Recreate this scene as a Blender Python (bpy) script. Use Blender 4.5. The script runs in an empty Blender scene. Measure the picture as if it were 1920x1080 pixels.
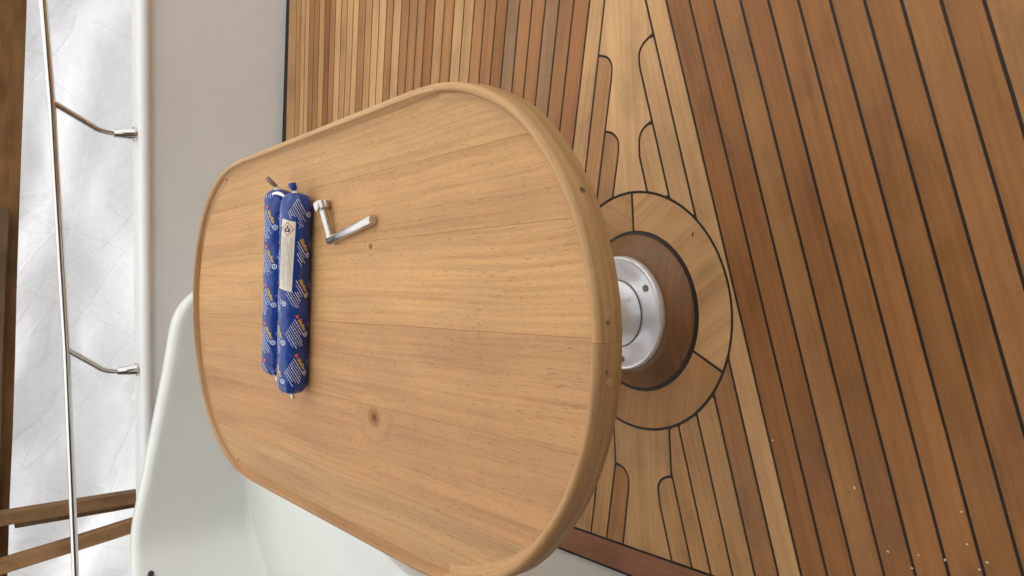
import bpy, bmesh, math, random
from mathutils import Vector, Matrix, noise
random.seed(7)
R = math.radians
scene = bpy.context.scene
col = scene.collection

# ------------------------------------------------------------------ camera, sky, sun, exposure
cam_d = bpy.data.cameras.new('camera')
cam = bpy.data.objects.new('camera', cam_d)
col.objects.link(cam)
cam_d.sensor_width = 36.0
cam_d.lens = 29.44
cam_d.clip_start = 0.02
cam_d.clip_end = 1500.0
# phone held on its side: picture right = down, picture up = right
RIGHT = Vector((0.99819880, -0.00513798, -0.05977246))
DOWN = Vector((-0.05142227, -0.58646758, -0.80833874))
FWD = Vector((-0.03090139, 0.80995640, -0.58567545))
m = Matrix((DOWN, RIGHT, -FWD)).transposed().to_4x4()
m.translation = Vector((0, 0, 1.12))
cam.matrix_world = m
scene.camera = cam

SUN_EL, SUN_AZ = 55.0, 75.0          # azimuth measured from +Y towards +X
world = bpy.data.worlds.new('World')
scene.world = world
world.use_nodes = True
wn = world.node_tree
for n in list(wn.nodes):
    wn.nodes.remove(n)
sky = wn.nodes.new('ShaderNodeTexSky')
sky.sky_type = 'NISHITA'
sky.sun_disc = False
sky.sun_elevation = R(SUN_EL)
sky.sun_rotation = R(SUN_AZ)
sky.air_density = 1.0
sky.dust_density = 5.0
sky.ozone_density = 1.0
hs = wn.nodes.new('ShaderNodeHueSaturation')
hs.inputs['Saturation'].default_value = 0.18      # bright overcast
bg = wn.nodes.new('ShaderNodeBackground')
bg.inputs['Strength'].default_value = 0.15
wo = wn.nodes.new('ShaderNodeOutputWorld')
wn.links.new(sky.outputs[0], hs.inputs['Color'])
wn.links.new(hs.outputs[0], bg.inputs['Color'])
wn.links.new(bg.outputs[0], wo.inputs['Surface'])

sun_d = bpy.data.lights.new('sun', 'SUN')
sun_d.energy = 2.5
sun_d.angle = R(10)
sun_d.color = (1.0, 0.965, 0.91)
sun = bpy.data.objects.new('sun', sun_d)
col.objects.link(sun)
sd = Vector((math.sin(R(SUN_AZ)) * math.cos(R(SUN_EL)), math.cos(R(SUN_AZ)) * math.cos(R(SUN_EL)), math.sin(R(SUN_EL))))
sun.rotation_euler = sd.to_track_quat('Z', 'Y').to_euler()
sun.location = sd * 20

scene.render.engine = 'CYCLES'
scene.view_settings.view_transform = 'Standard'
scene.view_settings.look = 'None'
scene.view_settings.gamma = 1.0
scene.view_settings.use_curve_mapping = False
scene.view_settings.exposure = 0.77


# ------------------------------------------------------------------ helpers
def link(o, parent=None):
    col.objects.link(o)
    if parent is not None:
        o.parent = parent
    return o


def empty(name, loc=(0, 0, 0)):
    o = bpy.data.objects.new(name, None)
    o.empty_display_size = 0.05
    o.location = loc
    return link(o)


def tag(o, label=None, cat=None, group=None, kind=None):
    if label: o['label'] = label
    if cat: o['category'] = cat
    if group: o['group'] = group
    if kind: o['kind'] = kind
    return o


def mesh_obj(name, verts, faces, mat, parent=None, smooth=False, color=None, loc=None, rotz=None):
    me = bpy.data.meshes.new(name)
    me.from_pydata([tuple(v) for v in verts], [], faces)
    me.validate()
    bm = bmesh.new(); bm.from_mesh(me)
    bmesh.ops.recalc_face_normals(bm, faces=bm.faces)
    bm.to_mesh(me); bm.free()
    if smooth:
        for p in me.polygons: p.use_smooth = True
    me.materials.append(mat)
    o = bpy.data.objects.new(name, me)
    if loc is not None: o.location = loc
    if rotz is not None: o.rotation_euler = (0, 0, rotz)
    if color is not None: o.color = (*color, 1.0)
    return link(o, parent)


def smooth_by_angle(o, deg=35):
    me = o.data
    for p in me.polygons: p.use_smooth = True
    bm = bmesh.new(); bm.from_mesh(me)
    for e in bm.edges:
        if len(e.link_faces) == 2 and e.calc_face_angle(0) > R(deg):
            e.smooth = False
    bm.to_mesh(me); bm.free()
    return o


def ease(t): return t * t * (3 - 2 * t)


def clean_poly(pts, eps=0.0006):
    out = []
    for p in pts:
        if not out or math.hypot(p[0] - out[-1][0], p[1] - out[-1][1]) > eps:
            out.append(p)
    if len(out) > 1 and math.hypot(out[0][0] - out[-1][0], out[0][1] - out[-1][1]) < eps:
        out.pop()
    return out


def area(p):
    return 0.5 * sum(p[i][0] * p[(i + 1) % len(p)][1] - p[(i + 1) % len(p)][0] * p[i][1] for i in range(len(p)))


def inset_poly(p, d):
    n = len(p); out = []
    for i in range(n):
        a, b, c = p[i - 1], p[i], p[(i + 1) % n]
        e1 = Vector((b[0] - a[0], b[1] - a[1])).normalized()
        e2 = Vector((c[0] - b[0], c[1] - b[1])).normalized()
        n1 = Vector((-e1.y, e1.x)); n2 = Vector((-e2.y, e2.x))
        k = n1 + n2
        L = k.length
        k = k / L if L > 1e-6 else n1
        s = d / max(0.35, k.dot(n1))
        out.append((b[0] + k.x * s, b[1] + k.y * s))
    return out


def prism(name, pts, ztop, zbot, bev, mat, parent=None, color=None, rot=0.0, origin=None, tilt=0.0):
    """flat piece with a small worn arris; its own frame is turned so that local X runs along the grain"""
    pts = clean_poly(pts)
    if len(pts) < 3: return None
    if area(pts) < 0: pts = pts[::-1]
    if abs(area(pts)) < 2e-6: return None
    if origin is None:
        origin = (sum(p[0] for p in pts) / len(pts), sum(p[1] for p in pts) / len(pts))
    c, s = math.cos(-rot), math.sin(-rot)
    def loc(p, z):
        x, y = p[0] - origin[0], p[1] - origin[1]
        return (c * x - s * y, s * x + c * y, z + tilt * y)
    ins = inset_poly(pts, bev)
    n = len(pts)
    v = [loc(p, ztop) for p in ins] + [loc(p, ztop - bev) for p in pts] + [loc(p, zbot) for p in pts]
    f = [list(range(n))]
    for i in range(n):
        j = (i + 1) % n
        f.append([n + i, n + j, j, i])
        f.append([2 * n + i, 2 * n + j, n + j, n + i])
    return mesh_obj(name, v, f, mat, parent, color=color, loc=(origin[0], origin[1], 0), rotz=rot)


def tube(name, path, rad, mat, parent=None, seg=16, cap=True):
    """round bar along a polyline of points; rad a number or one per point"""
    path = [Vector(p) for p in path]
    n = len(path)
    rads = [rad] * n if not hasattr(rad, '__len__') else rad
    verts, faces = [], []
    t0 = (path[1] - path[0]).normalized()
    up = Vector((0, 0, 1)) if abs(t0.z) < 0.9 else Vector((1, 0, 0))
    side = t0.cross(up).normalized()
    for i, p in enumerate(path):
        if i == 0: t = path[1] - path[0]
        elif i == n - 1: t = path[-1] - path[-2]
        else: t = (path[i + 1] - path[i]).normalized() + (path[i] - path[i - 1]).normalized()
        t.normalize()
        side = (side - t * side.dot(t)).normalized()
        nn = t.cross(side)
        for k in range(seg):
            a = 2 * math.pi * k / seg
            verts.append(p + (side * math.cos(a) + nn * math.sin(a)) * rads[i])
    for i in range(n - 1):
        for k in range(seg):
            k2 = (k + 1) % seg
            faces.append([i * seg + k, i * seg + k2, (i + 1) * seg + k2, (i + 1) * seg + k])
    if cap:
        faces.append(list(range(seg))[::-1])
        faces.append([(n - 1) * seg + k for k in range(seg)])
    o = mesh_obj(name, verts, faces, mat, parent)
    return smooth_by_angle(o, 40)


def lathe(name, prof, mat, parent=None, center=(0, 0, 0), seg=64, smooth=35):
    """profile of (radius, z) turned about the vertical"""
    verts, faces = [], []
    n = len(prof)
    for r, z in prof:
        for k in range(seg):
            a = 2 * math.pi * k / seg
            verts.append((r * math.cos(a), r * math.sin(a), z))
    for i in range(n - 1):
        for k in range(seg):
            k2 = (k + 1) % seg
            faces.append([i * seg + k, i * seg + k2, (i + 1) * seg + k2, (i + 1) * seg + k])
    faces.append([(n - 1) * seg + k for k in range(seg)])
    faces.append(list(range(seg))[::-1])
    o = mesh_obj(name, verts, faces, mat, parent, loc=center)
    return smooth_by_angle(o, smooth)


def beam(name, a, b, w, d, mat, color, parent=None, roll=0.0, rough=0.003, seed=0):
    """sawn timber from a to b, w across (picture width), d deep; edges slightly uneven"""
    a, b = Vector(a), Vector(b)
    L = (b - a).length
    ex = (b - a).normalized()
    ey = Vector((0, 1, 0)); ey = (ey - ex * ey.dot(ex)).normalized()
    ez = ex.cross(ey)
    q = Matrix((ex, ey, ez)).transposed()
    if roll: q = q @ Matrix.Rotation(roll, 3, 'X')
    n = 18
    ch = 0.003
    sec = [(-d/2+ch, -w/2), (d/2-ch, -w/2), (d/2, -w/2+ch), (d/2, w/2-ch), (d/2-ch, w/2), (-d/2+ch, w/2), (-d/2, w/2-ch), (-d/2, -w/2+ch)]
    v, f = [], []
    for i in range(n + 1):
        x = L * i / n
        wob = Vector((0, noise.noise((x * 1.5, seed, 0)), noise.noise((x * 1.5, seed, 9)))) * rough * 2
        for (y, z) in sec:
            jj = noise.noise((x * 9, y * 30 + seed, z * 30)) * rough
            v.append((x, y + wob.y + jj, z + wob.z + jj))
    m_ = len(sec)
    for i in range(n):
        for k in range(m_):
            k2 = (k + 1) % m_
            f.append([i * m_ + k, i * m_ + k2, (i + 1) * m_ + k2, (i + 1) * m_ + k])
    f.append(list(range(m_))[::-1]); f.append([n * m_ + k for k in range(m_)])
    o = mesh_obj(name, v, f, mat, parent, color=color)
    mw = q.to_4x4(); mw.translation = a
    o.matrix_world = mw
    return o


# ------------------------------------------------------------------ materials
def new_mat(name):
    mt = bpy.data.materials.new(name)
    mt.use_nodes = True
    nt = mt.node_tree
    bsdf = nt.nodes['Principled BSDF']
    return mt, nt, bsdf


def N(nt, kind, **kw):
    n = nt.nodes.new(kind)
    for k, v in kw.items():
        if k in n.inputs: n.inputs[k].default_value = v
        else: setattr(n, k, v)
    return n


def ramp(nt, src, stops):
    r = nt.nodes.new('ShaderNodeValToRGB')
    el = r.color_ramp.elements
    while len(el) < len(stops): el.new(0.5)
    for e, (p, c) in zip(el, stops):
        e.position = p
        e.color = (c, c, c, 1) if not hasattr(c, '__len__') else (*c, 1)
    nt.links.new(src, r.inputs[0])
    return r.outputs[0]


def mul(nt, a, b, fac=1.0, mode='MULTIPLY'):
    mx = nt.nodes.new('ShaderNodeMix')
    mx.data_type = 'RGBA'; mx.blend_type = mode
    for s, v in ((0, fac), (6, a), (7, b)):
        if hasattr(v, 'node'): nt.links.new(v, mx.inputs[s])
        else: mx.inputs[s].default_value = v if s == 0 else (*v, 1)
    return mx.outputs[2]


def mathn(nt, op, a, b=None):
    n = nt.nodes.new('ShaderNodeMath'); n.operation = op
    for i, v in enumerate((a, b)):
        if v is None: continue
        if hasattr(v, 'node'): nt.links.new(v, n.inputs[i])
        else: n.inputs[i].default_value = v
    return n.outputs[0]


def wood(name, grain='X', streak=1.0, pores=1.0, blotch=0.35, rough=(0.42, 0.62), scale=1.0, knots=(), coat=0.0, bump=0.12, spec=0.35, ring=0.35, bleach=0.0, coord='Object', fine=95):
    """colour of each piece comes from the object colour; streaks, growth rings, pores and wear are laid on it"""
    mt, nt, b = new_mat(name)
    L = nt.links
    tc = N(nt, 'ShaderNodeTexCoord'); oi = N(nt, 'ShaderNodeObjectInfo')
    off = N(nt, 'ShaderNodeCombineXYZ')
    L.new(mathn(nt, 'MULTIPLY', oi.outputs['Random'], 37.0), off.inputs[0])
    L.new(mathn(nt, 'MULTIPLY', oi.outputs['Random'], 91.0), off.inputs[1])
    L.new(mathn(nt, 'MULTIPLY', oi.outputs['Random'], 13.0), off.inputs[2])
    add = N(nt, 'ShaderNodeVectorMath', operation='ADD')
    L.new(tc.outputs[coord], add.inputs[0]); L.new(off.outputs[0], add.inputs[1])
    # gentle waviness of the grain
    wv = N(nt, 'ShaderNodeTexNoise', Scale=2.2 * scale, Detail=2.0)
    L.new(add.outputs[0], wv.inputs['Vector'])
    wsc = N(nt, 'ShaderNodeVectorMath', operation='SCALE'); wsc.inputs['Scale'].default_value = 0.02
    L.new(wv.outputs['Color'], wsc.inputs[0])
    p2 = N(nt, 'ShaderNodeVectorMath', operation='ADD')
    L.new(add.outputs[0], p2.inputs[0]); L.new(wsc.outputs[0], p2.inputs[1])
    cur = p2.outputs[0]
    kmasks = []
    for (kx, ky, kr) in knots:                       # grain bends round knots
        d = N(nt, 'ShaderNodeVectorMath', operation='SUBTRACT'); d.inputs[1].default_value = (kx, ky, 0)
        flat = N(nt, 'ShaderNodeVectorMath', operation='MULTIPLY'); flat.inputs[1].default_value = (1.3, 1, 0)
        L.new(tc.outputs['Object'], d.inputs[0]); L.new(d.outputs[0], flat.inputs[0])
        ln = N(nt, 'ShaderNodeVectorMath', operation='LENGTH'); L.new(flat.outputs[0], ln.inputs[0])
        nz = N(nt, 'ShaderNodeTexNoise', Scale=90.0, Detail=2.0); L.new(tc.outputs['Object'], nz.inputs['Vector'])
        lw = mathn(nt, 'ADD', ln.outputs['Value'], mathn(nt, 'MULTIPLY', mathn(nt, 'SUBTRACT', nz.outputs['Fac'], 0.5), kr * 0.9))
        kmasks.append((lw, kr))
        fall = mathn(nt, 'POWER', 2.718, mathn(nt, 'MULTIPLY', mathn(nt, 'MULTIPLY', ln.outputs['Value'], ln.outputs['Value']), -1.0 / (kr * kr * 14)))
        sc = N(nt, 'ShaderNodeVectorMath', operation='SCALE'); L.new(d.outputs[0], sc.inputs[0]); L.new(mathn(nt, 'MULTIPLY', fall, -0.55), sc.inputs['Scale'])
        ad = N(nt, 'ShaderNodeVectorMath', operation='ADD'); L.new(cur, ad.inputs[0]); L.new(sc.outputs[0], ad.inputs[1])
        cur = ad.outputs[0]
    def mapped(sx, sy, sz):
        mp = N(nt, 'ShaderNodeMapping')
        mp.inputs['Scale'].default_value = (sx, sy, sz) if grain == 'X' else (sy, sx, sz)
        L.new(cur, mp.inputs['Vector'])
        return mp.outputs[0]
    n1 = N(nt, 'ShaderNodeTexNoise', Scale=1.0, Detail=5.0, Roughness=0.62); L.new(mapped(3.0 * scale, fine * scale, 40 * scale), n1.inputs['Vector'])
    n2 = N(nt, 'ShaderNodeTexNoise', Scale=1.0, Detail=3.0, Roughness=0.55); L.new(mapped(1.2 * scale, 26 * scale, 10 * scale), n2.inputs['Vector'])
    n3 = N(nt, 'ShaderNodeTexNoise', Scale=1.0, Detail=4.0, Roughness=0.55); L.new(mapped(6 * scale, 9 * scale, 9 * scale), n3.inputs['Vector'])
    n4 = N(nt, 'ShaderNodeTexNoise', Scale=1.0, Detail=2.0, Roughness=0.5); L.new(mapped(75 * scale, 900 * scale, 300 * scale), n4.inputs['Vector'])
    wav = N(nt, 'ShaderNodeTexWave', wave_type='BANDS', bands_direction='Y' if grain == 'X' else 'X', Scale=22.0 * scale, Distortion=7.0, Detail=2.0)
    wav.inputs['Detail Scale'].default_value = 1.0
    L.new(mapped(0.18, 1.0, 1.0), wav.inputs['Vector'])
    c = oi.outputs['Color']
    a = 0.30 * streak
    c = mul(nt, c, ramp(nt, n1.outputs['Fac'], [(0.25, 1 - a), (0.5, 1.0), (0.78, 1 + a * 0.6)]))
    a = 0.22 * streak
    c = mul(nt, c, ramp(nt, n2.outputs['Fac'], [(0.28, 1 - a), (0.52, 1.0), (0.75, 1 + a * 0.7)]))
    c = mul(nt, c, ramp(nt, wav.outputs['Fac'], [(0.0, 1 - ring * 0.35), (0.3, 1.0), (1.0, 1 + ring * 0.12)]))
    c = mul(nt, c, ramp(nt, n3.outputs['Fac'], [(0.25, (1 - blotch * 0.55, 1 - blotch * 0.58, 1 - blotch * 0.55)), (0.5, 1.0), (0.8, (1 + blotch * 0.3,) * 3)]))
    c = mul(nt, c, ramp(nt, n4.outputs['Fac'], [(0.30, 1 - 0.34 * pores), (0.42, 1.0), (1.0, 1.0)]))
    if bleach:
        nb = N(nt, 'ShaderNodeTexNoise', Scale=5.0, Detail=3.0); L.new(tc.outputs['Object'], nb.inputs['Vector'])
        c = mul(nt, c, (0.60, 0.50, 0.39), mathn(nt, 'MULTIPLY', ramp(nt, nb.outputs['Fac'], [(0.45, 0.0), (0.75, 1.0)]), bleach), 'MIX')
    for lw, kr in kmasks:
        c = mul(nt, c, (0.62, 0.47, 0.36), ramp(nt, mathn(nt, 'DIVIDE', lw, kr * 2.4), [(0.3, 1.0), (0.85, 0.55), (1.0, 0.0)]))
        c = mul(nt, c, (0.55, 0.40, 0.32), ramp(nt, mathn(nt, 'DIVIDE', lw, kr * 1.2), [(0.25, 1.0), (0.9, 0.0)]))
    L.new(c, b.inputs['Base Color'])
    L.new(ramp(nt, n3.outputs['Fac'], [(0.3, rough[0]), (0.7, rough[1])]), b.inputs['Roughness'])
    b.inputs['Specular IOR Level'].default_value = spec
    if coat:
        b.inputs['Coat Weight'].default_value = coat; b.inputs['Coat Roughness'].default_value = 0.12
    bp = N(nt, 'ShaderNodeBump', Strength=bump, Distance=0.002)
    h = mathn(nt, 'ADD', n1.outputs['Fac'], mathn(nt, 'MULTIPLY', ramp(nt, n4.outputs['Fac'], [(0.30, 0.0), (0.42, 1.0)]), 0.5))
    L.new(h, bp.inputs['Height']); L.new(bp.outputs[0], b.inputs['Normal'])
    return mt


def plain(name, color, rough=0.5, metal=0.0, spec=0.5, coat=0.0, var=0.0, vscale=8.0, bump=0.0, bscale=60.0, rvar=0.0, coat_r=0.08):
    mt, nt, b = new_mat(name)
    b.inputs['Base Color'].default_value = (*color, 1)
    b.inputs['Roughness'].default_value = rough
    b.inputs['Metallic'].default_value = metal
    b.inputs['Specular IOR Level'].default_value = spec
    if coat:
        b.inputs['Coat Weight'].default_value = coat; b.inputs['Coat Roughness'].default_value = coat_r
    if var or rvar:
        tc = N(nt, 'ShaderNodeTexCoord')
        nz = N(nt, 'ShaderNodeTexNoise', Scale=vscale, Detail=5.0, Roughness=0.6)
        nt.links.new(tc.outputs['Object'], nz.inputs['Vector'])
        if var:
            c = mul(nt, color, ramp(nt, nz.outputs['Fac'], [(0.3, 1 - var), (0.7, 1 + var * 0.5)]))
            nt.links.new(c, b.inputs['Base Color'])
        if rvar:
            nt.links.new(ramp(nt, nz.outputs['Fac'], [(0.3, max(0.02, rough - rvar)), (0.7, rough + rvar)]), b.inputs['Roughness'])
    if bump:
        tc = N(nt, 'ShaderNodeTexCoord')
        nz = N(nt, 'ShaderNodeTexNoise', Scale=bscale, Detail=3.0)
        nt.links.new(tc.outputs['Object'], nz.inputs['Vector'])
        bp = N(nt, 'ShaderNodeBump', Strength=bump, Distance=0.002)
        nt.links.new(nz.outputs['Fac'], bp.inputs['Height']); nt.links.new(bp.outputs[0], b.inputs['Normal'])
    return mt


M = {}
M['deck'] = wood('teak_deck', streak=0.6, pores=0.6, blotch=0.55, rough=(0.38, 0.62), ring=0.12, bump=0.08, spec=0.2)
M['table'] = wood('teak_table', grain='Y', streak=0.72, pores=0.9, blotch=0.22, fine=190, rough=(0.52, 0.7), ring=0.05, bump=0.10, spec=0.2,
                  knots=[(-0.2035, 1.046, 0.0085), (0.031, 1.027, 0.0030)])
M['rim'] = wood('teak_rim', coord='UV', streak=0.8, pores=0.6, blotch=0.22, fine=150, rough=(0.45, 0.6), ring=0.3, bump=0.12, spec=0.3)
M['base_wood'] = wood('varnished_teak', streak=0.7, pores=0.4, blotch=0.6, rough=(0.34, 0.5), ring=0.3, coat=0.06, spec=0.3)
M['timber'] = wood('sawn_timber', streak=0.9, pores=0.5, blotch=0.9, rough=(0.75, 0.9), ring=0.5, bump=0.5, spec=0.15, scale=0.6)
M['caulk'] = plain('black_caulk', (0.017, 0.0125, 0.009), 0.55, spec=0.3, var=0.3, vscale=40, bump=0.2, bscale=120)
M['gel'] = plain('white_gelcoat', (0.75, 0.772, 0.722), 0.30, spec=0.45, coat=0.25, var=0.03, vscale=3, coat_r=0.15, bump=0.015, bscale=25)
M['gel_wall'] = plain('white_gelcoat_coaming', (0.84, 0.842, 0.82), 0.38, spec=0.4, var=0.035, vscale=4, bump=0.02, bscale=25)
M['steel'] = plain('polished_stainless', (0.72, 0.70, 0.67), 0.12, metal=1.0, rvar=0.04, vscale=30)
M['steel_satin'] = plain('satin_stainless', (0.62, 0.60, 0.57), 0.30, metal=1.0, rvar=0.06, vscale=50)
M['alu'] = plain('anodised_aluminium', (0.80, 0.81, 0.82), 0.30, metal=0.6, rvar=0.03, vscale=25, var=0.02)
M['dark_metal'] = plain('grimy_metal', (0.25, 0.2, 0.15), 0.5, metal=0.8)
M['grime'] = plain('brown_sealant_line', (0.16, 0.10, 0.05), 0.7)
M['blue'] = plain('blue_foil', (0.006, 0.047, 0.27), 0.24, spec=0.5, coat=0.15, var=0.25, vscale=25, bump=1.0, bscale=70)
M['yellow'] = plain('yellow_print', (0.80, 0.52, 0.02), 0.4)
M['orange'] = plain('orange_print', (0.80, 0.13, 0.02), 0.4)
M['white_print'] = plain('white_print', (0.70, 0.75, 0.88), 0.4)
M['paper'] = plain('label_paper', (0.78, 0.72, 0.60), 0.6, var=0.05, vscale=60)
M['red'] = plain('red_print', (0.62, 0.08, 0.05), 0.5)
M['black'] = plain('black_print', (0.02, 0.02, 0.02), 0.5)
M['grey_print'] = plain('grey_print', (0.36, 0.33, 0.29), 0.6)
M['foil'] = plain('silver_foil', (0.75, 0.74, 0.72), 0.25, metal=0.9, bump=0.4, bscale=200)
M['clip'] = plain('white_clip', (0.75, 0.75, 0.75), 0.4)
M['chip'] = plain('pale_chip', (0.66, 0.56, 0.44), 0.8)
M['plug'] = wood('teak_plug', streak=0.4, pores=0.2, blotch=0.2)
M['ground'] = plain('yard_concrete', (0.30, 0.29, 0.27), 0.9, var=0.25, vscale=0.6)
M['hull'] = plain('hull_white', (0.7, 0.7, 0.68), 0.3)


def speckle(mt, amount=0.35, scale=38.0, thr=0.74):
    nt = mt.node_tree; b = nt.nodes['Principled BSDF']
    src = b.inputs['Base Color'].links[0].from_socket
    tc = N(nt, 'ShaderNodeTexCoord')
    vz = N(nt, 'ShaderNodeTexVoronoi', Scale=scale); nt.links.new(tc.outputs['Object'], vz.inputs['Vector'])
    nz = N(nt, 'ShaderNodeTexNoise', Scale=7.0, Detail=2.0); nt.links.new(tc.outputs['Object'], nz.inputs['Vector'])
    m1 = ramp(nt, vz.outputs['Distance'], [(0.03, 1.0), (0.09, 0.0)])
    m2 = ramp(nt, nz.outputs['Fac'], [(0.60, 0.0), (0.70, 1.0)])
    c = mul(nt, src, (0.55, 0.48, 0.40), mathn(nt, 'MULTIPLY', mathn(nt, 'MULTIPLY', m1, m2), amount))
    n3 = N(nt, 'ShaderNodeTexNoise', Scale=1.6, Detail=4.0, Roughness=0.65); nt.links.new(tc.outputs['Object'], n3.inputs['Vector'])
    c = mul(nt, c, ramp(nt, n3.outputs['Fac'], [(0.35, (0.955, 0.95, 0.93)), (0.65, 1.0)]))
    nt.links.new(c, b.inputs['Base Color'])


speckle(M['gel'], 0.25); speckle(M['gel_wall'], 0.5)


def tarp_mat():
    mt, nt, b = new_mat('woven_tarpaulin')
    L = nt.links
    tc = N(nt, 'ShaderNodeTexCoord')
    def nz(sx, sz, rotdeg, detail=4.0, rough=0.6):
        mp = N(nt, 'ShaderNodeMapping'); mp.inputs['Rotation'].default_value = (0, R(rotdeg), 0)
        mp.vector_type = 'TEXTURE'
        mp.inputs['Scale'].default_value = (1 / sx, 1, 1 / sz)
        L.new(tc.outputs['Object'], mp.inputs['Vector'])
        t = N(nt, 'ShaderNodeTexNoise', Scale=1.0, Detail=detail, Roughness=rough); L.new(mp.outputs[0], t.inputs['Vector'])
        return t.outputs['Fac']
    big = nz(2.2, 2.8, 20)
    w1 = nz(5, 190, 6); w2 = nz(150, 6, 2)
    cr1 = nz(0.5, 5, 38, 1.5, 0.4); cr2 = nz(0.6, 5, -62, 1.5, 0.4); cr3 = nz(0.4, 4, 66, 1.0, 0.4)
    c = mul(nt, (0.85, 0.862, 0.885), ramp(nt, w1, [(0.3, 0.975), (0.7, 1.02)]))
    c = mul(nt, c, ramp(nt, w2, [(0.3, 0.975), (0.7, 1.02)]))
    c = mul(nt, c, ramp(nt, big, [(0.3, 0.95), (0.7, 1.03)]))
    def crease(s, lo=0.93):
        return ramp(nt, s, [(0.480, 1.0), (0.498, lo), (0.502, 1.03), (0.52, 1.0)])
    for s in (cr1, cr2, cr3): c = mul(nt, c, crease(s))
    for s in (nz(2.5, 55, 52), nz(3.0, 70, -38), nz(2.0, 40, 12)): c = mul(nt, c, ramp(nt, s, [(0.32, 0.972), (0.5, 1.0), (0.7, 1.012)]))
    dif = N(nt, 'ShaderNodeBsdfDiffuse'); tr = N(nt, 'ShaderNodeBsdfTranslucent')
    L.new(c, dif.inputs[0]); L.new(c, tr.inputs[0])
    mx = N(nt, 'ShaderNodeMixShader'); mx.inputs[0].default_value = 0.58
    L.new(dif.outputs[0], mx.inputs[1]); L.new(tr.outputs[0], mx.inputs[2])
    gl = N(nt, 'ShaderNodeBsdfGlossy'); gl.inputs['Roughness'].default_value = 0.4
    mx2 = N(nt, 'ShaderNodeMixShader'); mx2.inputs[0].default_value = 0.05
    L.new(mx.outputs[0], mx2.inputs[1]); L.new(gl.outputs[0], mx2.inputs[2])
    bp = N(nt, 'ShaderNodeBump', Strength=0.5, Distance=0.02)
    h = mathn(nt, 'ADD', mathn(nt, 'ADD', crease(cr1), crease(cr2)), big)
    L.new(h, bp.inputs['Height'])
    for s in (dif, tr, gl): L.new(bp.outputs[0], s.inputs['Normal'])
    L.new(mx2.outputs[0], nt.nodes['Material Output'].inputs['Surface'])
    nt.nodes.remove(b)
    return mt


M['tarp'] = tarp_mat()

# ------------------------------------------------------------------ the setting
g = 60.0
gr = mesh_obj('ground', [(-g, -g, -1.7), (g, -g, -1.7), (g, g, -1.7), (-g, g, -1.7)], [[0, 1, 2, 3]], M['ground'])
tag(gr, kind='structure')

# deck: a black caulked bed that carries every teak piece
T_NEAR = R(13.4)
CX, CY, R1, R2 = -0.105, 1.148, 0.2247, 0.152
AX = 1.151                                   # axis of the king plank
XL, XR = -0.571, 1.75                        # ends of the planking
G = 0.0024                                   # half a caulked seam
COAM = lambda x: 2.789 - 0.2528 * (x - 0.941)   # foot of the far coaming

deck = mesh_obj('deck', [(-0.66, -0.9, -0.0012), (XR + 0.1, -0.9, -0.0012), (XR + 0.1, COAM(XR + 0.1) + 0.03, -0.0012), (-0.66, COAM(-0.66) + 0.03, -0.0012),
                         (-0.66, -0.9, -0.06), (XR + 0.1, -0.9, -0.06), (XR + 0.1, COAM(XR + 0.1) + 0.03, -0.06), (-0.66, COAM(-0.66) + 0.03, -0.06)],
                [[0, 1, 2, 3], [7, 6, 5, 4], [0, 4, 5, 1], [1, 5, 6, 2], [2, 6, 7, 3], [3, 7, 4, 0]], M['caulk'])
tag(deck, kind='structure')

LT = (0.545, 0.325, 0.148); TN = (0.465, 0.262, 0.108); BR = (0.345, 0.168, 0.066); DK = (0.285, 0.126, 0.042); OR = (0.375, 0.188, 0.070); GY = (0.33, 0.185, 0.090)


def jit(c, a=0.06):
    k = 1 + random.uniform(-a, a); w = random.uniform(-0.03, 0.03)
    return (c[0] * k * (1 + w) * 0.97, c[1] * k * 0.93, c[2] * k * (1 - w) * 0.86)


def near_line(o):                            # seam of the near family
    return lambda x: (o + math.sin(T_NEAR) * x) / math.cos(T_NEAR)


def strip(name, lo, hi, xa, xb, rot, color, step=None, bev=0.0006, lo_gap=True, hi_gap=True):
    n = max(2, int((xb - xa) / step)) if step else 12
    xs = [xa + (xb - xa) * i / n for i in range(n + 1)]
    gy = G / math.cos(rot)
    if step and step < 0.02:
        gl, gh = grow(lo, 1), grow(hi, -1)
        lower = [(x, gl(x)) for x in xs]; upper = [(x, gh(x)) for x in xs]
    else:
        n = 44
        xs = [xa + (xb - xa) * i / n for i in range(n + 1)]
        sd_ = random.random() * 50
        wob = lambda x, q: 0.0005 * noise.noise((x * 9, sd_ + q, 0)) + 0.0003 * noise.noise((x * 37, sd_ + q, 4))
        lower = [(x, lo(x) + gy + wob(x, 0)) for x in xs]; upper = [(x, hi(x) - gy + wob(x, 9)) for x in xs]
    seg_lo, seg_hi, out = [], [], []
    for a, b in zip(lower, upper):
        if b[1] - a[1] > 0.0008: seg_lo.append(a); seg_hi.append(b)
        else:
            if len(seg_lo) > 2: out.append((seg_lo, seg_hi))
            seg_lo, seg_hi = [], []
    if len(seg_lo) > 1: out.append((seg_lo, seg_hi))
    return [strip_piece(name, a, b, bev, color, rot) for a, b in out]


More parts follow.
